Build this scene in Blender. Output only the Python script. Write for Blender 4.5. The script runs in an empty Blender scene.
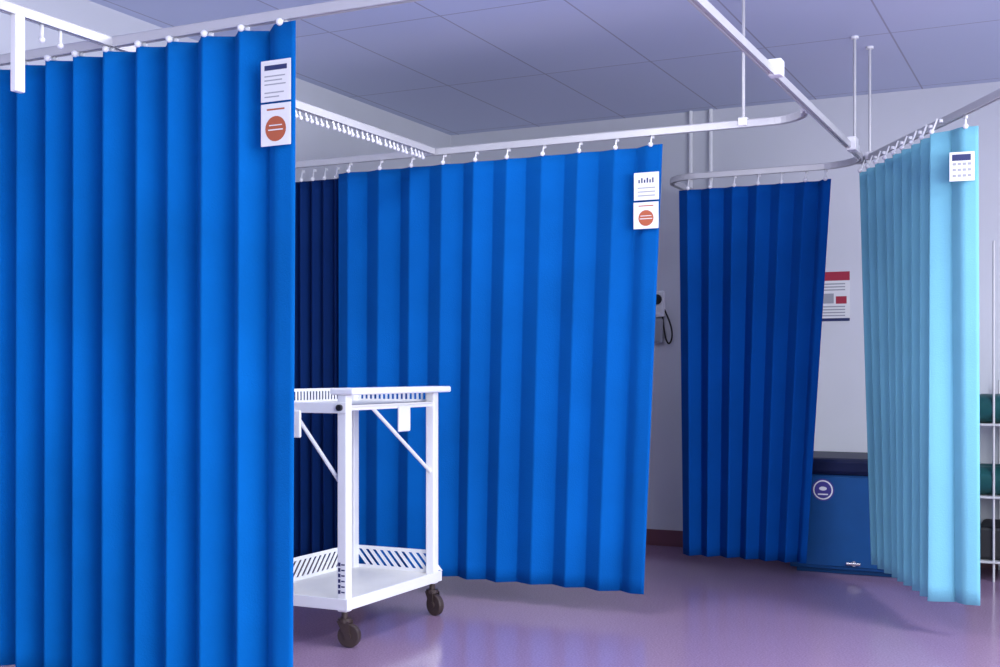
import bpy, bmesh, math, random
from mathutils import Vector, Matrix
random.seed(4)
scene=bpy.context.scene
scene.view_settings.view_transform='Standard'
scene.view_settings.look='None'
COL=scene.collection

# ---------------------------------------------------------------- materials
def mat(name,col,rough=0.6,metal=0.0,spec=0.5,var=0.0,vscale=8.0,sheen=0.0,bump=0.0,bscale=200.0):
    m=bpy.data.materials.new(name); m.use_nodes=True
    nt=m.node_tree; b=nt.nodes['Principled BSDF']
    b.inputs['Roughness'].default_value=rough
    b.inputs['Metallic'].default_value=metal
    b.inputs['Specular IOR Level'].default_value=spec
    if sheen: b.inputs['Sheen Weight'].default_value=sheen
    tc=nt.nodes.new('ShaderNodeTexCoord')
    n=nt.nodes.new('ShaderNodeTexNoise'); n.inputs['Scale'].default_value=vscale; n.inputs['Detail'].default_value=4
    nt.links.new(tc.outputs['Object'],n.inputs['Vector'])
    r=nt.nodes.new('ShaderNodeValToRGB')
    r.color_ramp.elements[0].position=0.3; r.color_ramp.elements[1].position=0.7
    r.color_ramp.elements[0].color=tuple(max(0,c*(1-var)) for c in col)+(1,)
    r.color_ramp.elements[1].color=tuple(min(1,c*(1+var)) for c in col)+(1,)
    nt.links.new(n.outputs['Fac'],r.inputs['Fac'])
    nt.links.new(r.outputs['Color'],b.inputs['Base Color'])
    if bump:
        n2=nt.nodes.new('ShaderNodeTexNoise'); n2.inputs['Scale'].default_value=bscale
        nt.links.new(tc.outputs['Object'],n2.inputs['Vector'])
        bp=nt.nodes.new('ShaderNodeBump'); bp.inputs['Strength'].default_value=bump; bp.inputs['Distance'].default_value=0.01
        nt.links.new(n2.outputs['Fac'],bp.inputs['Height']); nt.links.new(bp.outputs['Normal'],b.inputs['Normal'])
    return m
M_blue=mat('blue_curtain_cloth',(0.0018,0.128,0.45),0.95,spec=0.06,var=0.14,vscale=1.6,bump=0.2,bscale=160)
M_blue2=mat('royal_blue_curtain_cloth',(0.0018,0.100,0.39),0.95,spec=0.06,var=0.14,vscale=1.6,bump=0.2,bscale=160)
M_blue3=mat('deep_blue_curtain_cloth',(0.0018,0.070,0.33),0.95,spec=0.06,var=0.12,vscale=2.0,bump=0.2,bscale=160)
M_blue_shade=mat('shaded_blue_curtain_cloth',(0.002,0.022,0.12),0.8,spec=0.1,var=0.1,vscale=2.0)  # dark tone paints the shade on the rear curtain into its cloth
M_teal=mat('teal_curtain_cloth',(0.18,0.47,0.60),0.9,spec=0.08,var=0.06,vscale=2.0,bump=0.15,bscale=160)
M_wall=mat('wall_paint',(0.66,0.67,0.72),0.7,var=0.03,vscale=1.5)
M_base=mat('skirting_vinyl',(0.18,0.07,0.09),0.4,var=0.05)
M_white=mat('white_enamel',(0.88,0.88,0.90),0.35,var=0.02)
M_cream=mat('cream_tray',(0.84,0.83,0.78),0.35,var=0.02)
M_rail=mat('rail_aluminium',(0.58,0.58,0.60),0.35,metal=0.2,var=0.03)
M_hook=mat('white_nylon',(0.85,0.85,0.88),0.4)
M_paper=mat('white_card',(0.80,0.80,0.81),0.5,var=0.02)
M_ink=mat('navy_print',(0.02,0.03,0.12),0.5)
M_grey=mat('grey_print',(0.35,0.36,0.40),0.5)
M_orange=mat('orange_print',(0.45,0.10,0.04),0.5)
M_red=mat('red_print',(0.40,0.03,0.06),0.5)
M_purple=mat('purple_print',(0.05,0.04,0.25),0.5)
M_brown=mat('castor_rubber',(0.05,0.032,0.03),0.5,var=0.2)
M_chrome=mat('chrome',(0.6,0.6,0.62),0.2,metal=1.0)
M_dark=mat('dark_worktop',(0.004,0.008,0.04),0.45,spec=0.2,var=0.1)
M_cab=mat('blue_laminate',(0.003,0.060,0.21),0.5,spec=0.3,var=0.06)
M_green=mat('green_vinyl',(0.006,0.075,0.08),0.45,var=0.15)
M_black=mat('black_rubber',(0.01,0.01,0.012),0.5)
def ceiling_mat():
    m=bpy.data.materials.new('ceiling_tiles'); m.use_nodes=True; nt=m.node_tree; b=nt.nodes['Principled BSDF']
    b.inputs['Roughness'].default_value=0.8
    tc=nt.nodes.new('ShaderNodeTexCoord'); mp=nt.nodes.new('ShaderNodeMapping')
    mp.inputs['Location'].default_value=(0.26,-0.06,0)
    br=nt.nodes.new('ShaderNodeTexBrick'); br.offset=0; br.squash=1
    br.inputs['Scale'].default_value=1; br.inputs['Brick Width'].default_value=0.66; br.inputs['Row Height'].default_value=1.3
    br.inputs['Mortar Size'].default_value=0.005; br.inputs['Mortar Smooth'].default_value=0.1
    br.inputs['Color1'].default_value=(0.60,0.66,0.84,1); br.inputs['Color2'].default_value=(0.575,0.635,0.815,1)
    br.inputs['Mortar'].default_value=(0.38,0.40,0.52,1)
    nt.links.new(tc.outputs['Object'],mp.inputs['Vector']); nt.links.new(mp.outputs['Vector'],br.inputs['Vector'])
    nt.links.new(br.outputs['Color'],b.inputs['Base Color'])
    return m
def floor_mat():
    m=bpy.data.materials.new('vinyl_floor'); m.use_nodes=True; nt=m.node_tree; b=nt.nodes['Principled BSDF']
    tc=nt.nodes.new('ShaderNodeTexCoord')
    n=nt.nodes.new('ShaderNodeTexNoise'); n.inputs['Scale'].default_value=120; n.inputs['Detail'].default_value=6
    r=nt.nodes.new('ShaderNodeValToRGB'); r.color_ramp.elements[0].position=0.35; r.color_ramp.elements[1].position=0.7
    r.color_ramp.elements[0].color=(0.28,0.18,0.30,1); r.color_ramp.elements[1].color=(0.40,0.275,0.42,1)
    nt.links.new(tc.outputs['Object'],n.inputs['Vector']); nt.links.new(n.outputs['Fac'],r.inputs['Fac']); nt.links.new(r.outputs['Color'],b.inputs['Base Color'])
    n2=nt.nodes.new('ShaderNodeTexNoise'); n2.inputs['Scale'].default_value=3
    mr=nt.nodes.new('ShaderNodeMapRange'); mr.inputs['To Min'].default_value=0.11; mr.inputs['To Max'].default_value=0.20
    b.inputs['Specular IOR Level'].default_value=0.9
    nt.links.new(tc.outputs['Object'],n2.inputs['Vector']); nt.links.new(n2.outputs['Fac'],mr.inputs['Value']); nt.links.new(mr.outputs['Result'],b.inputs['Roughness'])
    return m
M_ceil=ceiling_mat(); M_floor=floor_mat()

# ---------------------------------------------------------------- helpers
def obj_from_bm(bm,name,m,parent=None,smooth=False):
    bmesh.ops.recalc_face_normals(bm,faces=bm.faces)
    me=bpy.data.meshes.new(name); bm.to_mesh(me); bm.free()
    if smooth:
        for p in me.polygons: p.use_smooth=True
    o=bpy.data.objects.new(name,me); COL.objects.link(o)
    if m: me.materials.append(m)
    if parent: o.parent=parent
    return o
def add_box(bm,a,b):
    vs=[bm.verts.new((x,y,z)) for x in (a[0],b[0]) for y in (a[1],b[1]) for z in (a[2],b[2])]
    for f in ((0,1,3,2),(4,6,7,5),(0,4,5,1),(2,3,7,6),(0,2,6,4),(1,5,7,3)): bm.faces.new([vs[i] for i in f])
def box(name,a,b,m,parent=None,bev=0.0):
    bm=bmesh.new(); add_box(bm,a,b); o=obj_from_bm(bm,name,m,parent)
    if bev:
        md=o.modifiers.new('bevel','BEVEL'); md.width=bev; md.segments=2
    return o
def boxes(name,lst,m,parent=None,bev=0.0):
    bm=bmesh.new()
    for a,b in lst: add_box(bm,a,b)
    o=obj_from_bm(bm,name,m,parent)
    if bev:
        md=o.modifiers.new('bevel','BEVEL'); md.width=bev; md.segments=2
    return o
def add_cyl(bm,p,q,r,seg=12):
    p=Vector(p);q=Vector(q);d=q-p
    mt=Matrix.Translation((p+q)/2)@d.to_track_quat('Z','Y').to_matrix().to_4x4()
    bmesh.ops.create_cone(bm,cap_ends=True,segments=seg,radius1=r,radius2=r,depth=d.length,matrix=mt)
def cyl(name,p,q,r,m,parent=None,seg=16):
    bm=bmesh.new(); add_cyl(bm,p,q,r,seg); o=obj_from_bm(bm,name,m,parent,True)
    md=o.modifiers.new('es','EDGE_SPLIT'); md.split_angle=math.radians(40)
    return o
def empty(name,loc=(0,0,0)):
    e=bpy.data.objects.new(name,None); COL.objects.link(e); e.location=(0,0,0); e.empty_display_size=0.1
    return e
def sweep(name,pts,w,h,m,parent=None):
    bm=bmesh.new(); rings=[]
    n=len(pts)
    for i,p in enumerate(pts):
        p=Vector(p)
        a=Vector(pts[max(i-1,0)]); b=Vector(pts[min(i+1,n-1)])
        t=(b-a); t.z=0; t.normalize(); nn=Vector((-t.y,t.x,0))
        prof=[(-w/2,-h/2),(-w/2*0.45,-h/2),(-w/2*0.45,-h/2+0.008),(w/2*0.45,-h/2+0.008),(w/2*0.45,-h/2),(w/2,-h/2),(w/2,h/2*0.7),(w/2*0.7,h/2),(-w/2*0.7,h/2),(-w/2,h/2*0.7)]
        rings.append([bm.verts.new(p+nn*x+Vector((0,0,z))) for x,z in prof])
    k=len(rings[0])
    for i in range(n-1):
        for j in range(k):
            bm.faces.new([rings[i][j],rings[i][(j+1)%k],rings[i+1][(j+1)%k],rings[i+1][j]])
    bm.faces.new(rings[0]); bm.faces.new(rings[-1][::-1])
    return obj_from_bm(bm,name,m,parent)
def arc(cx,cy,r,a0,a1,z,n=10):
    return [(cx+r*math.cos(math.radians(a0+(a1-a0)*i/n)),cy+r*math.sin(math.radians(a0+(a1-a0)*i/n)),z) for i in range(n+1)]

# ---------------------------------------------------------------- room
UL,UR,VF,VB,H=-4.29,3.2,-3.0,7.95,2.98
box('floor',(UL,VF,-0.1),(UR,VB,0),M_floor)
box('ceiling',(UL,VF,H),(UR,VB,H+0.1),M_ceil)
box('wall_left',(UL-0.1,VF,0),(UL,VB,H),M_wall)
boxes('wall_right',[((UR,VF,0),(UR+0.1,VB,0.9)),((UR,VF,2.6),(UR+0.1,VB,H)),((UR,VF,0.9),(UR+0.1,-2.0,2.6)),((UR,4.0,0.9),(UR+0.1,VB,2.6))],M_wall)
boxes('added_window_2',[((UR+0.02,-2.0,0.9),(UR+0.08,4.0,0.95)),((UR+0.02,-2.0,2.55),(UR+0.08,4.0,2.6))]+[((UR+0.02,y,0.95),(UR+0.08,y+0.05,2.55)) for y in (-2.0,-0.5,1.0,2.5,3.95)],M_white)  # unseen window, added to the right wall for side light
box('wall_back',(UL,VB,0),(UR,VB+0.1,H),M_wall)
boxes('wall_front',[((UL,VF-0.1,0),(UR,VF,0.9)),((UL,VF-0.1,2.6),(UR,VF,H)),((UL,VF-0.1,0.9),(-3.4,VF,2.6)),((2.4,VF-0.1,0.9),(UR,VF,2.6))],M_wall)
boxes('added_window_1',[((-3.4,VF-0.08,0.9),(2.4,VF-0.02,0.95)),((-3.4,VF-0.08,2.55),(2.4,VF-0.02,2.6))]+[((x,VF-0.08,0.95),(x+0.05,VF-0.02,2.55)) for x in (-3.4,-1.95,-0.5,0.95,2.35)],M_white)  # unseen window, added behind the camera to brighten the room
box('baseboard_back',(UL,VB-0.015,0),(UR,VB,0.11),M_base)
box('baseboard_left',(UL,VF,0),(UL+0.015,VB-0.015,0.11),M_base)
box('baseboard_right',(UR-0.015,VF,0),(UR,VB-0.015,0.11),M_base)
cn=empty('wall_conduit')
for i,u in enumerate((-2.42,-2.28)):
    cyl('pipe_%d'%i,(u,VB-0.02,1.9 if i else 0.11),(u,VB-0.02,H),0.014,M_white,cn)
boxes('clips',[((-2.45,VB-0.04,z),(-2.25,VB-0.001,z+0.03)) for z in (2.2,)],M_white,cn)

# ---------------------------------------------------------------- rails
ZR=2.375
RW,RH=0.028,0.036
def rods(parent,lst):
    for i,(u,v) in enumerate(lst):
        cyl('drop_rod_%d'%i,(u,v,ZR+0.015),(u,v,H),0.008,M_rail,parent)
        cyl('ceiling_rose_%d'%i,(u,v,H-0.012),(u,v,H),0.02,M_white,parent)
        box('clamp_%d'%i,(u-0.022,v-0.022,ZR-0.012),(u+0.022,v+0.022,ZR+0.028),M_white,parent,0.004)
r=empty('curtain_rail')
sweep('track',[(UL,3.24,ZR),(-1.4,3.24,ZR)]+arc(-1.4,3.54,0.3,-90,0,ZR)+[(-1.10,6.7,ZR)]+arc(-1.38,6.70,0.28,0,90,ZR)+[(-2.1,6.98,ZR)]+arc(-2.1,7.18,0.2,270,180,ZR)+[(-2.3,VB,ZR)],RW,RH,M_rail,r)
rods(r,[(-1.10,6.55)])
boxes('bracket',[((-1.115,4.66,ZR-0.02),(-1.06,4.72,ZR+0.045)),((-1.11,6.35,ZR-0.03),(-1.06,6.43,ZR+0.04))],M_white,r,0.005)
r=empty('curtain_rail')
sweep('track',[(UL,5.61,ZR),(-1.33,5.61,ZR)]+arc(-1.33,5.41,0.2,90,0,ZR)[:],RW,RH,M_rail,r)
rods(r,[(-1.454,5.61)])
r=empty('curtain_rail')
sweep('track',[(-3.12,-1.0,ZR),(-3.12,5.58,ZR)],RW,RH,M_rail,r)
rods(r,[(-3.12,0.5)])
box('end_stop',(-3.133,2.80,2.11),(-3.107,2.84,ZR-0.01),M_white,r,0.004)
bm=bmesh.new()
v=4.0
while v<5.5:
    dx=random.uniform(-0.006,0.006)
    add_cyl(bm,(-3.12+dx,v,ZR-0.02),(-3.12+dx,v+0.012,ZR-0.050),0.005,8)
    bmesh.ops.create_uvsphere(bm,u_segments=8,v_segments=6,radius=0.010,matrix=Matrix.Translation((-3.12+dx,v+0.012,ZR-0.050)))
    v+=0.042
for v in (2.62,2.70,2.92,3.0):
    add_cyl(bm,(-3.12,v,ZR-0.02),(-3.12,v,ZR-0.065),0.006,8)
    bmesh.ops.create_uvsphere(bm,u_segments=8,v_segments=6,radius=0.011,matrix=Matrix.Translation((-3.12,v,ZR-0.07)))
obj_from_bm(bm,'empty_gliders',M_hook,r,True)
r=empty('curtain_rail')
sweep('track',[(-1.13,6.9,ZR),(-1.02,6.72,ZR),(-0.50,5.80,ZR),(-0.20,5.25,ZR),(0.3,4.35,ZR),(0.5,3.8,ZR),(0.55,3.2,ZR),(0.55,0.5,ZR)],RW,RH,M_rail,r)
rods(r,[(-1.06,6.79),(0.3,4.35),(0.55,1.0)])

# ---------------------------------------------------------------- curtains
def path_at(path,s):
    for i in range(len(path)-1):
        a=Vector(path[i]);b=Vector(path[i+1]);L=(b-a).length
        if s<=L or i==len(path)-2: 
            return a+(b-a)*(s/L),(b-a).normalized()
        s-=L
def plen(path): return sum((Vector(path[i+1])-Vector(path[i])).length for i in range(len(path)-1))
KEYS=((0,-1),(0.03,-1),(0.50,1),(0.54,1),(1.0,-1))
def pleat(ph):
    """accordion pleat with crisp creases (-1 back .. 1 front)"""
    ph%=1.0
    for (a,va),(b,vb) in zip(KEYS,KEYS[1:]):
        if ph<=b:
            t=(ph-a)/(b-a)
            return va+(vb-va)*t
    return -1
def curtain(name,top,bot,zt,zb,period,amp,flap,m,seed=0,hooks=True,irregular=0.10,rows=30):
    rnd=random.Random(seed)
    e=empty(name)
    LT=plen(top); LB=plen(bot); nf=max(2,round((LT-flap)/period)); 
    ws=[1+rnd.uniform(-irregular,irregular) for _ in range(nf)]; tot=sum(ws); 
    bounds=[0]
    for w in ws: bounds.append(bounds[-1]+w/tot*(LT-flap))
    amps=[amp*(1+rnd.uniform(-0.15,0.15)) for _ in range(nf+1)]
    drift=[rnd.uniform(-1,1) for _ in range(nf)]
    cols=[]
    PH=[0,.015,.03,.045,.12,.2,.28,.36,.43,.485,.50,.52,.54,.555,.62,.70,.78,.86,.94,.985]
    for i in range(nf):
        for k in PH:
            cols.append((bounds[i]+(bounds[i+1]-bounds[i])*k,i,k))
    nfl=8
    for k in range(nfl+1): cols.append((LT-flap+flap*k/nfl,nf,k/nfl))
    bm=bmesh.new(); grid=[]
    for ri in range(rows+1):
        t=ri/rows; z=zt+(zb-zt)*t; row=[]
        for s,i,ph in cols:
            p,tg=path_at(top,s); q,_=path_at(bot,s/LT*LB)
            b=p.lerp(q,t); nn=Vector((tg.y,-tg.x))   # towards the aisle
            if i<nf:
                A=(amps[i]*(1-ph)+amps[i+1]*ph)*(0.90+0.10*t+0.03*math.sin(3*t+i))
                w=pleat(ph)
                w+=0.04*drift[i]*math.sin(2*math.pi*ph)*math.sin(2.2*t+i)
                off=A*w
                sh=drift[i]*0.004*math.sin(2.5*t+i)*math.sin(math.pi*ph)
            else:
                x=min(1,ph*2.2); off=-amps[nf]+2*amps[nf]*x*0.9 +0.003*math.sin(ph*5+t*4)*t; sh=0
                if flap==0: off=-amps[nf]
            zz=z
            if t<0.04 and i<nf: zz-=0.006*abs(math.sin(math.pi*ph))
            if t>0.97: zz+=0.002*math.sin(s*9+seed)
            row.append(bm.verts.new((b.x+nn.x*off+tg.x*sh,b.y+nn.y*off+tg.y*sh,zz)))
        grid.append(row)
    for a in range(rows):
        for c in range(len(cols)-1):
            bm.faces.new([grid[a][c],grid[a][c+1],grid[a+1][c+1],grid[a+1][c]])
    o=obj_from_bm(bm,'cloth',m,e,True)
    md=o.modifiers.new('thick','SOLIDIFY'); md.thickness=0.003; md.offset=0
    if hooks:
        bm=bmesh.new()
        pos=([bounds[i]+0.54*(bounds[i+1]-bounds[i]) for i in range(nf)]+([LT-flap*0.4] if flap else []))
        for s in pos:
            p,tg=path_at(top,min(s,LT-0.01)); nn=Vector((tg.y,-tg.x))*amp*0.9
            add_cyl(bm,(p.x+nn.x*.4,p.y+nn.y*.4,ZR-0.014),(p.x+nn.x,p.y+nn.y,zt-0.006),0.0045,8)
            bmesh.ops.create_uvsphere(bm,u_segments=10,v_segments=8,radius=0.0125,matrix=Matrix.Translation((p.x+nn.x,p.y+nn.y,zt+0.002)))
            add_cyl(bm,(p.x,p.y,ZR-0.03),(p.x,p.y,ZR-0.016),0.010,10)
        obj_from_bm(bm,'hooks',M_hook,e,True)
    return e
c1=curtain('cubicle_curtain',[(-4.22,3.25),(-2.312,3.25)],[(-4.22,3.25),(-2.322,3.25)],2.345,0.09,0.150,0.038,0.15,M_blue,3)
c2=curtain('cubicle_curtain',[(-3.76,5.62),(-1.849,5.62)],[(-3.76,5.62),(-1.945,5.62)],2.310,0.11,0.19,0.030,0.15,M_blue2,8)
c2b=curtain('cubicle_curtain',[(-4.24,5.71),(-3.70,5.71)],[(-4.24,5.71),(-3.70,5.71)],2.30,0.12,0.08,0.025,0,M_blue_shade,5)
c3=curtain('cubicle_curtain',[(-2.215,6.99),(-1.30,6.99)],[(-2.19,6.99),(-1.44,6.99)],2.30,0.10,0.135,0.034,0.08,M_blue3,11)
c4=curtain('cubicle_curtain',[(-1.10,6.845),(-0.571,5.785),(-0.432,5.797)],[(-1.02,6.80),(-0.60,5.80),(-0.425,5.80)],2.300,0.155,0.135,0.047,0.135,M_teal,14)

# ---------------------------------------------------------------- printed cards
def disc(bm,o,ud,cu,cz,r,off,nrm,sx=1.0,seg=24):
    vs=[bm.verts.new(o+ud*(cu+r*sx*math.cos(2*math.pi*i/seg))+Vector((0,0,cz+r*math.sin(2*math.pi*i/seg)))+nrm*off) for i in range(seg)]
    bm.faces.new(vs)
def quad(bm,o,ud,u0,z0,u1,z1,off,nrm):
    bm.faces.new([bm.verts.new(o+ud*u+Vector((0,0,z))+nrm*off) for u,z in ((u0,z0),(u1,z0),(u1,z1),(u0,z1))])
def card(name,parent,o,ud,w,h,kind):
    o=Vector(o); ud=Vector(ud).normalized(); nrm=Vector((ud.y,-ud.x,0))
    bm=bmesh.new()
    for off in (0,0.002): quad(bm,o,ud,0,0,w,h,off,nrm)
    vs=list(bm.verts)
    for i in range(4): bm.faces.new([vs[i],vs[(i+1)%4],vs[4+(i+1)%4],vs[4+i]])
    root=obj_from_bm(bm,name,M_paper,parent)
    def layer(nm,m,fn):
        b=bmesh.new(); fn(b); obj_from_bm(b,nm,m,root)
    if kind=='info':
        layer('print_header',M_ink,lambda b:[quad(b,o,ud,w*.12,h*.76,w*.88,h*.88,.0025,nrm)])
        layer('print_lines',M_grey,lambda b:[quad(b,o,ud,w*.12,h*z,w*(.12+l),h*(z+.03),.0025,nrm) for z,l in ((.60,.7),(.5,.6),(.4,.72),(.2,.66),(.1,.5))])
    if kind=='logo':
        layer('print_text',M_ink,lambda b:[quad(b,o,ud,w*(.18+.11*i),h*.62,w*(.24+.11*i),h*(.74+.06*(i%2)),.0025,nrm) for i in range(6)])
        layer('print_lines',M_grey,lambda b:[quad(b,o,ud,w*.15,h*z,w*.85,h*(z+.04),.0025,nrm) for z in (.42,.28,.14)])
    if kind=='badge':
        layer('print_title',M_orange,lambda b:[quad(b,o,ud,w*.2,h*.84,w*.8,h*.88,.0025,nrm)])
        layer('print_disc',M_orange,lambda b:[disc(b,o,ud,w*.5,h*.4,h*.30,.0025,nrm)])
        layer('print_stripe',M_paper,lambda b:[quad(b,o,ud,w*.25,h*.36,w*.75,h*.39,.003,nrm),quad(b,o,ud,w*.28,h*.47,w*.72,h*.495,.003,nrm)])
    if kind=='tag':
        layer('print_header',M_ink,lambda b:[quad(b,o,ud,w*.1,h*.70,w*.85,h*.92,.0025,nrm)])
        layer('print_blocks',M_grey,lambda b:[quad(b,o,ud,w*(.12+.2*i),h*z,w*(.26+.2*i),h*(z+.09),.0025,nrm) for i in range(4) for z in (.14,.34,.54)])
    if kind=='poster':
        layer('print_header',M_red,lambda b:[quad(b,o,ud,0,h*.82,w,h,.0025,nrm),quad(b,o,ud,w*.55,h*.35,w*.9,h*.5,.0025,nrm)])
        layer('print_body',M_grey,lambda b:[quad(b,o,ud,w*.1,h*z,w*.85,h*(z+.025),.0025,nrm) for z in (.74,.68,.62,.28,.22,.16,.1)]+[quad(b,o,ud,w*.1,h*.36,w*.48,h*.56,.0025,nrm)])
        layer('print_footer',M_ink,lambda b:[quad(b,o,ud,0,0,w,h*.06,.0025,nrm)])
    return root
card('information_card',c1,(-2.436,3.204,2.085),(1,0,0),0.118,0.135,'info')
card('badge_card',c1,(-2.436,3.204,1.94),(1,0,0),0.118,0.138,'badge')
card('information_card',c2,(-1.990,5.581,2.04),(1,0,0),0.128,0.135,'logo')
card('badge_card',c2,(-1.992,5.581,1.90),(1,0,0),0.128,0.13,'badge')
card('label_card',c4,(-0.548,5.729,2.055),(0.139,0.012,0),0.105,0.13,'tag')
card('wall_poster',None,(-1.56,VB-0.004,1.53),(1,0,0),0.195,0.32,'poster')

# ---------------------------------------------------------------- castor
def castor(parent,u,v,ztop,r=0.05,ang=20,m=M_brown,tag=''):
    a=math.radians(ang); d=Vector((math.cos(a),math.sin(a),0)); ax=Vector((-d.y,d.x,0))
    c=Vector((u,v,r))+d*0.022
    bm=bmesh.new(); add_cyl(bm,c-ax*0.016,c+ax*0.016,r,24)
    o=obj_from_bm(bm,'castor_wheel'+tag,m,parent); md=o.modifiers.new('b','BEVEL'); md.width=0.006; md.segments=2
    bm=bmesh.new(); add_cyl(bm,c-ax*0.026,c+ax*0.026,r*0.3,14); add_cyl(bm,(u,v,r*2+0.008),(u,v,ztop),0.014,12)
    add_cyl(bm,(u,v,r*2+0.004),(u,v,r*2+0.022),0.030,16)
    for s in (-1,1):
        p=[c+ax*s*0.022+Vector((0,0,-0.012))-d*0.012,c+ax*s*0.022+Vector((0,0,-0.012))+d*0.012,
           Vector((u,v,r*2+0.012))+ax*s*0.022+d*0.028,Vector((u,v,r*2+0.012))+ax*s*0.022-d*0.028]
        vs=[bm.verts.new(x-ax*0.002) for x in p]+[bm.verts.new(x+ax*0.002) for x in p]
        bm.faces.new(vs[:4]);bm.faces.new(vs[4:])
        for i in range(4): bm.faces.new([vs[i],vs[(i+1)%4],vs[4+(i+1)%4],vs[4+i]])
    obj_from_bm(bm,'castor_fork'+tag,M_brown,parent)

# ---------------------------------------------------------------- trolley
T=empty('linen_trolley')
U0,U1,V0,V1=-3.37,-2.905,4.41,5.19
lw=0.024
for i,(u,v) in enumerate(((U1,V0),(U1,V1),(U0,V0),(U0,V1))):
    box('leg_%d'%i,(u-lw,v-lw,0.155),(u+lw,v+lw,1.10),M_white,T,0.006)
    castor(T,u,v,0.16,0.052,[10,-20,10,70][i],tag='_%d'%i)
box('shelf_tray',(U0-0.02,V0-0.02,0.19),(U1+0.02,V1+0.02,0.202),M_cream,T,0.003)
boxes('shelf_lip',[((U0-0.03,V0-0.036,0.165),(U1+0.036,V0-0.028,0.215)),((U1+0.028,V0-0.028,0.165),(U1+0.036,V1+0.036,0.215)),
    ((U0-0.03,V1+0.028,0.165),(U1+0.028,V1+0.036,0.205)),((U0-0.036,V0-0.036,0.165),(U0-0.03,V1+0.036,0.205))],M_white,T,0.002)
def guard(name,axis,fixed,s0,s1,z0,z1,slant,pitch,bw,th=0.004):
    bm=bmesh.new()
    def P(s,z,o): return (fixed+o,s,z) if axis=='v' else (s,fixed+o,z)
    def prism(q):
        vs=[bm.verts.new(P(s,z,-th/2)) for s,z in q]+[bm.verts.new(P(s,z,th/2)) for s,z in q]
        bm.faces.new(vs[:4]);bm.faces.new(vs[4:])
        for i in range(4): bm.faces.new([vs[i],vs[(i+1)%4],vs[4+(i+1)%4],vs[4+i]])
    e=min(0.018,(z1-z0)*0.2)
    prism([(s0,z0),(s1,z0),(s1,z0+e),(s0,z0+e)]); prism([(s0,z1-e),(s1,z1-e),(s1,z1),(s0,z1)])
    s=s0
    while s+bw+max(0,slant)<=s1:
        a=s-min(0,slant)
        prism([(a,z0+e),(a+bw,z0+e),(a+bw+slant,z1-e),(a+slant,z1-e)]); s+=pitch
    prism([(s0,z0+e),(s0+0.012,z0+e),(s0+0.012,z1-e),(s0,z1-e)]); prism([(s1-0.012,z0+e),(s1,z0+e),(s1,z1-e),(s1-0.012,z1-e)])
    return obj_from_bm(bm,name,M_white,T)
guard('shelf_guard_rear','u',V1+0.02,U0,U1,0.20,0.315,-0.07,0.042,0.022)
guard('shelf_guard_side','v',U0-0.02,V0,V1,0.20,0.315,0.07,0.042,0.022)
box('top_tray',(U0-0.02,V0-0.02,1.045),(U1+0.02,V1+0.02,1.055),M_cream,T,0.003)
box('top_apron_front',(U0-0.03,V0-0.036,1.02),(U1+0.03,V0-0.028,1.068),M_white,T,0.003)
guard('top_guard_rear','u',V1+0.02,U0,U1,1.05,1.12,0.0,0.026,0.012)
guard('top_guard_side','v',U0-0.02,V0,V1,1.05,1.12,0.0,0.026,0.012)
box('side_handle_plate',(-2.96,V0-0.035,1.100),(-2.84,5.27,1.130),M_white,T,0.008)
box('side_tube',(U1-0.012,V0,1.03),(U1+0.012,V1,1.055),M_white,T,0.003)
cyl('leg_cap',(U1,V0-0.03,1.045),(U1,V0-0.05,1.045),0.014,M_black,T)
cyl('brace_side',(U1,V1-0.02,0.71),(U1,4.64,1.035),0.009,M_white,T)
cyl('brace_front',(U1-0.01,V0,0.70),(-3.18,V0,1.03),0.009,M_white,T)
box('clip_side',(U1+0.015,4.83,0.92),(U1+0.03,4.93,1.04),M_white,T,0.006)
box('clip_front',(-3.20,V0-0.045,0.91),(-3.11,V0-0.03,1.03),M_white,T,0.006)
L=[]
for i in range(6):
    z=0.235+i*0.024
    L+=[((U1-0.018,V0-lw-0.001,z),(U1-0.006,V0-lw+0.001,z+0.016)),((U1-0.002,V0-lw-0.001,z+0.004),(U1+0.016,V0-lw+0.001,z+0.010))]
boxes('serial_marks',L,M_ink,T)

# ---------------------------------------------------------------- blue cabinet behind
C=empty('low_storage_cabinet')
CL=-1.60
box('body',(CL,7.26,0.03),(-0.62,7.86,0.60),M_cab,C,0.008)
box('plinth',(CL+0.03,7.31,0.0),(-0.65,7.84,0.05),M_cab,C,0.004)
box('worktop',(CL-0.02,7.23,0.59),(-0.60,7.88,0.69),M_dark,C,0.025)
boxes('panels',[((CL+0.02,7.247,0.05),(-0.64,7.262,0.58))],M_cab,C,0.004)
cyl('foot_lever',(-1.26,7.225,0.075),(-1.18,7.225,0.075),0.010,M_chrome,C)
boxes('foot_lever_bracket',[((-1.225,7.225,0.06),(-1.210,7.262,0.09))],M_chrome,C)
sx=-1.400
def dd(name,r,off,m,sc=1.0,dz=0):
    bm=bmesh.new(); disc(bm,Vector((sx,7.247-off,0.5+dz)),Vector((1,0,0)),0,0,r,0,Vector((0,-1,0)),sc); return obj_from_bm(bm,name,m,C)
dd('sticker_ring',0.066,0.0010,M_purple); dd('sticker_band',0.058,0.0015,M_paper); dd('sticker_field',0.050,0.0020,M_purple); dd('sticker_motif',0.012,0.0025,M_paper,1.9,0.008)
bm=bmesh.new(); quad(bm,Vector((sx,7.2445,0.47)),Vector((1,0,0)),-0.03,0,0.03,0.008,0,Vector((0,-1,0))); obj_from_bm(bm,'sticker_text',M_paper,C)

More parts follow.
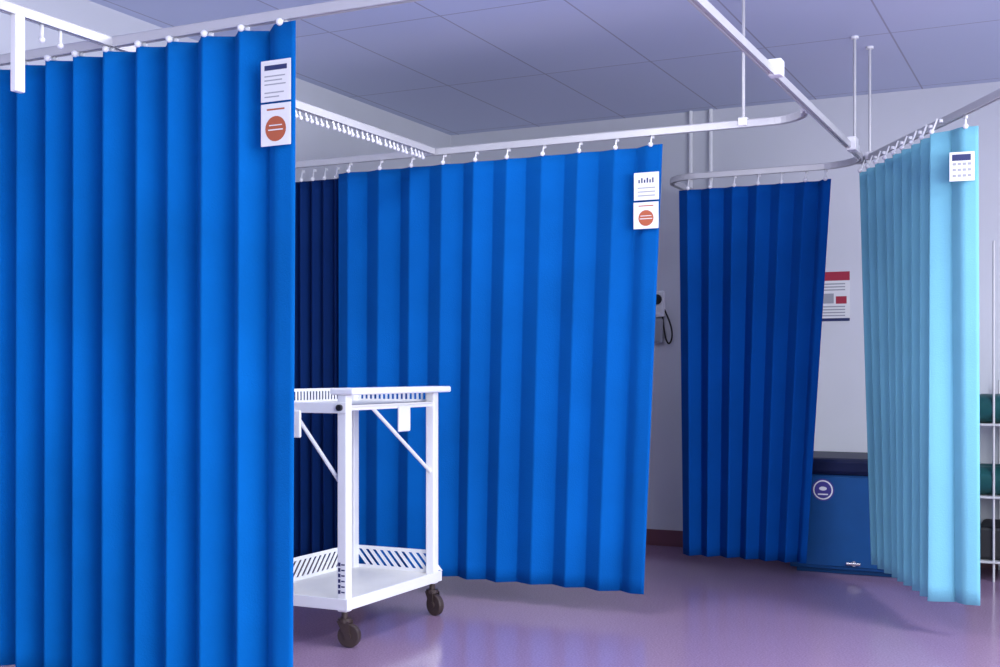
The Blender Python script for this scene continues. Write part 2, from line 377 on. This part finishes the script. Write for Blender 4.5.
# ---------------------------------------------------------------- storage rack with rolls (right)
S=empty('storage_rack')
SU0,SU1,SV0,SV1=-0.56,0.60,7.40,7.90
for i,(u,v) in enumerate(((SU0+0.09,SV0),(SU1,SV0),(SU0+0.09,SV1-0.03),(SU1,SV1-0.03))):
    cyl('post_%d'%i,(u,v,0),(u,v,1.95 if i in(0,3) else 1.15),0.007,M_rail,S)
boxes('shelves',[((SU0-0.02,SV0-0.02,z),(SU1+0.02,SV1,z+0.014)) for z in (0.106,0.476,0.891)],M_rail,S,0.003)
box('storage_crate',(SU0+0.0,SV0+0.02,0.12),(SU1-0.1,SV1-0.05,0.31),M_black,S,0.02)
for i,(z) in enumerate((0.905,0.49)):
    for j,v in enumerate((SV0+0.085,SV0+0.28)):
        bm=bmesh.new(); add_cyl(bm,(SU0-0.01,v,z+0.083),(SU1-0.15,v,z+0.083),0.083,28)
        o=obj_from_bm(bm,'bolster_%d_%d'%(i,j),M_green,S,True); md=o.modifiers.new('b','BEVEL'); md.width=0.015; md.segments=3; md.limit_method='ANGLE'

# ---------------------------------------------------------------- wall blood pressure gauge
G=empty('wall_blood_pressure_gauge')
box('gauge_body',(-2.70,VB-0.05,1.58),(-2.60,VB,1.76),M_white,G,0.012)
cyl('gauge_dial',(-2.65,VB-0.052,1.70),(-2.65,VB-0.06,1.70),0.035,M_black,G)
def tube(name,pts,rad,m,parent):
    cu=bpy.data.curves.new(name,'CURVE'); cu.dimensions='3D'; cu.bevel_depth=rad; cu.bevel_resolution=3
    sp=cu.splines.new('NURBS'); sp.points.add(len(pts)-1)
    for i,p in enumerate(pts): sp.points[i].co=(*p,1)
    sp.use_endpoint_u=True; sp.order_u=3
    o=bpy.data.objects.new(name,cu); COL.objects.link(o); cu.materials.append(m); o.parent=parent
tube('hose',[(-2.62,VB-0.03,1.6),(-2.60,VB-0.04,1.45),(-2.57,VB-0.04,1.38),(-2.54,VB-0.04,1.44),(-2.56,VB-0.04,1.55),(-2.61,VB-0.03,1.64)],0.006,M_black,G)
box('cuff',(-2.69,VB-0.06,1.40),(-2.61,VB-0.01,1.57),M_grey,G,0.015)

# ---------------------------------------------------------------- lights
def luminaire(u,v,power,w=0.62,l=1.25):
    e=empty('ceiling_light')
    boxes('frame',[((u-w/2,v-l/2,H-0.03),(u-w/2+0.02,v+l/2,H)),((u+w/2-0.02,v-l/2,H-0.03),(u+w/2,v+l/2,H)),((u-w/2,v-l/2,H-0.03),(u+w/2,v-l/2+0.02,H)),((u-w/2,v+l/2-0.02,H-0.03),(u+w/2,v+l/2,H))],M_white,e)
    ld=bpy.data.lights.new('lamp','AREA'); ld.shape='RECTANGLE'; ld.size=w-0.05; ld.size_y=l-0.05; ld.energy=power; ld.color=(0.97,0.97,1.0)
    o=bpy.data.objects.new('lamp',ld); COL.objects.link(o); o.location=(u,v,H-0.02); o.parent=e
luminaire(-2.2,4.25,28)
luminaire(-1.6,0.6,8)
luminaire(0.6,1.6,75)
luminaire(1.3,4.8,100)
def add_fill_light(loc,rot,sx,sy,p):  # area lamps added at the invented windows as fill
    wl=bpy.data.lights.new('added_fill_light','AREA'); wl.shape='RECTANGLE'; wl.size=sx; wl.size_y=sy; wl.energy=p; wl.color=(0.90,0.95,1.0)
    wo=bpy.data.objects.new('added_fill_light',wl); COL.objects.link(wo); wo.location=loc; wo.rotation_euler=rot
add_fill_light((-0.5,VF+0.02,1.75),(math.radians(90),0,0),5.6,1.6,18)  # added fill from behind the camera
add_fill_light((UR-0.02,1.0,1.75),(math.radians(90),0,math.radians(90)),5.8,1.6,370)  # added side light, rakes across the pleats and lifts the ceiling
w=bpy.data.worlds.new('World'); scene.world=w; w.use_nodes=True
w.node_tree.nodes['Background'].inputs[0].default_value=(0.7,0.8,1,1); w.node_tree.nodes['Background'].inputs[1].default_value=1.0

# ---------------------------------------------------------------- camera
cd=bpy.data.cameras.new('camera'); cam=bpy.data.objects.new('camera',cd); COL.objects.link(cam)
cam.location=(0,0,1.2); cam.rotation_euler=(math.radians(90),0,math.radians(26))
cd.sensor_width=36; cd.lens=43.2; cd.shift_y=0.0385
scene.camera=cam
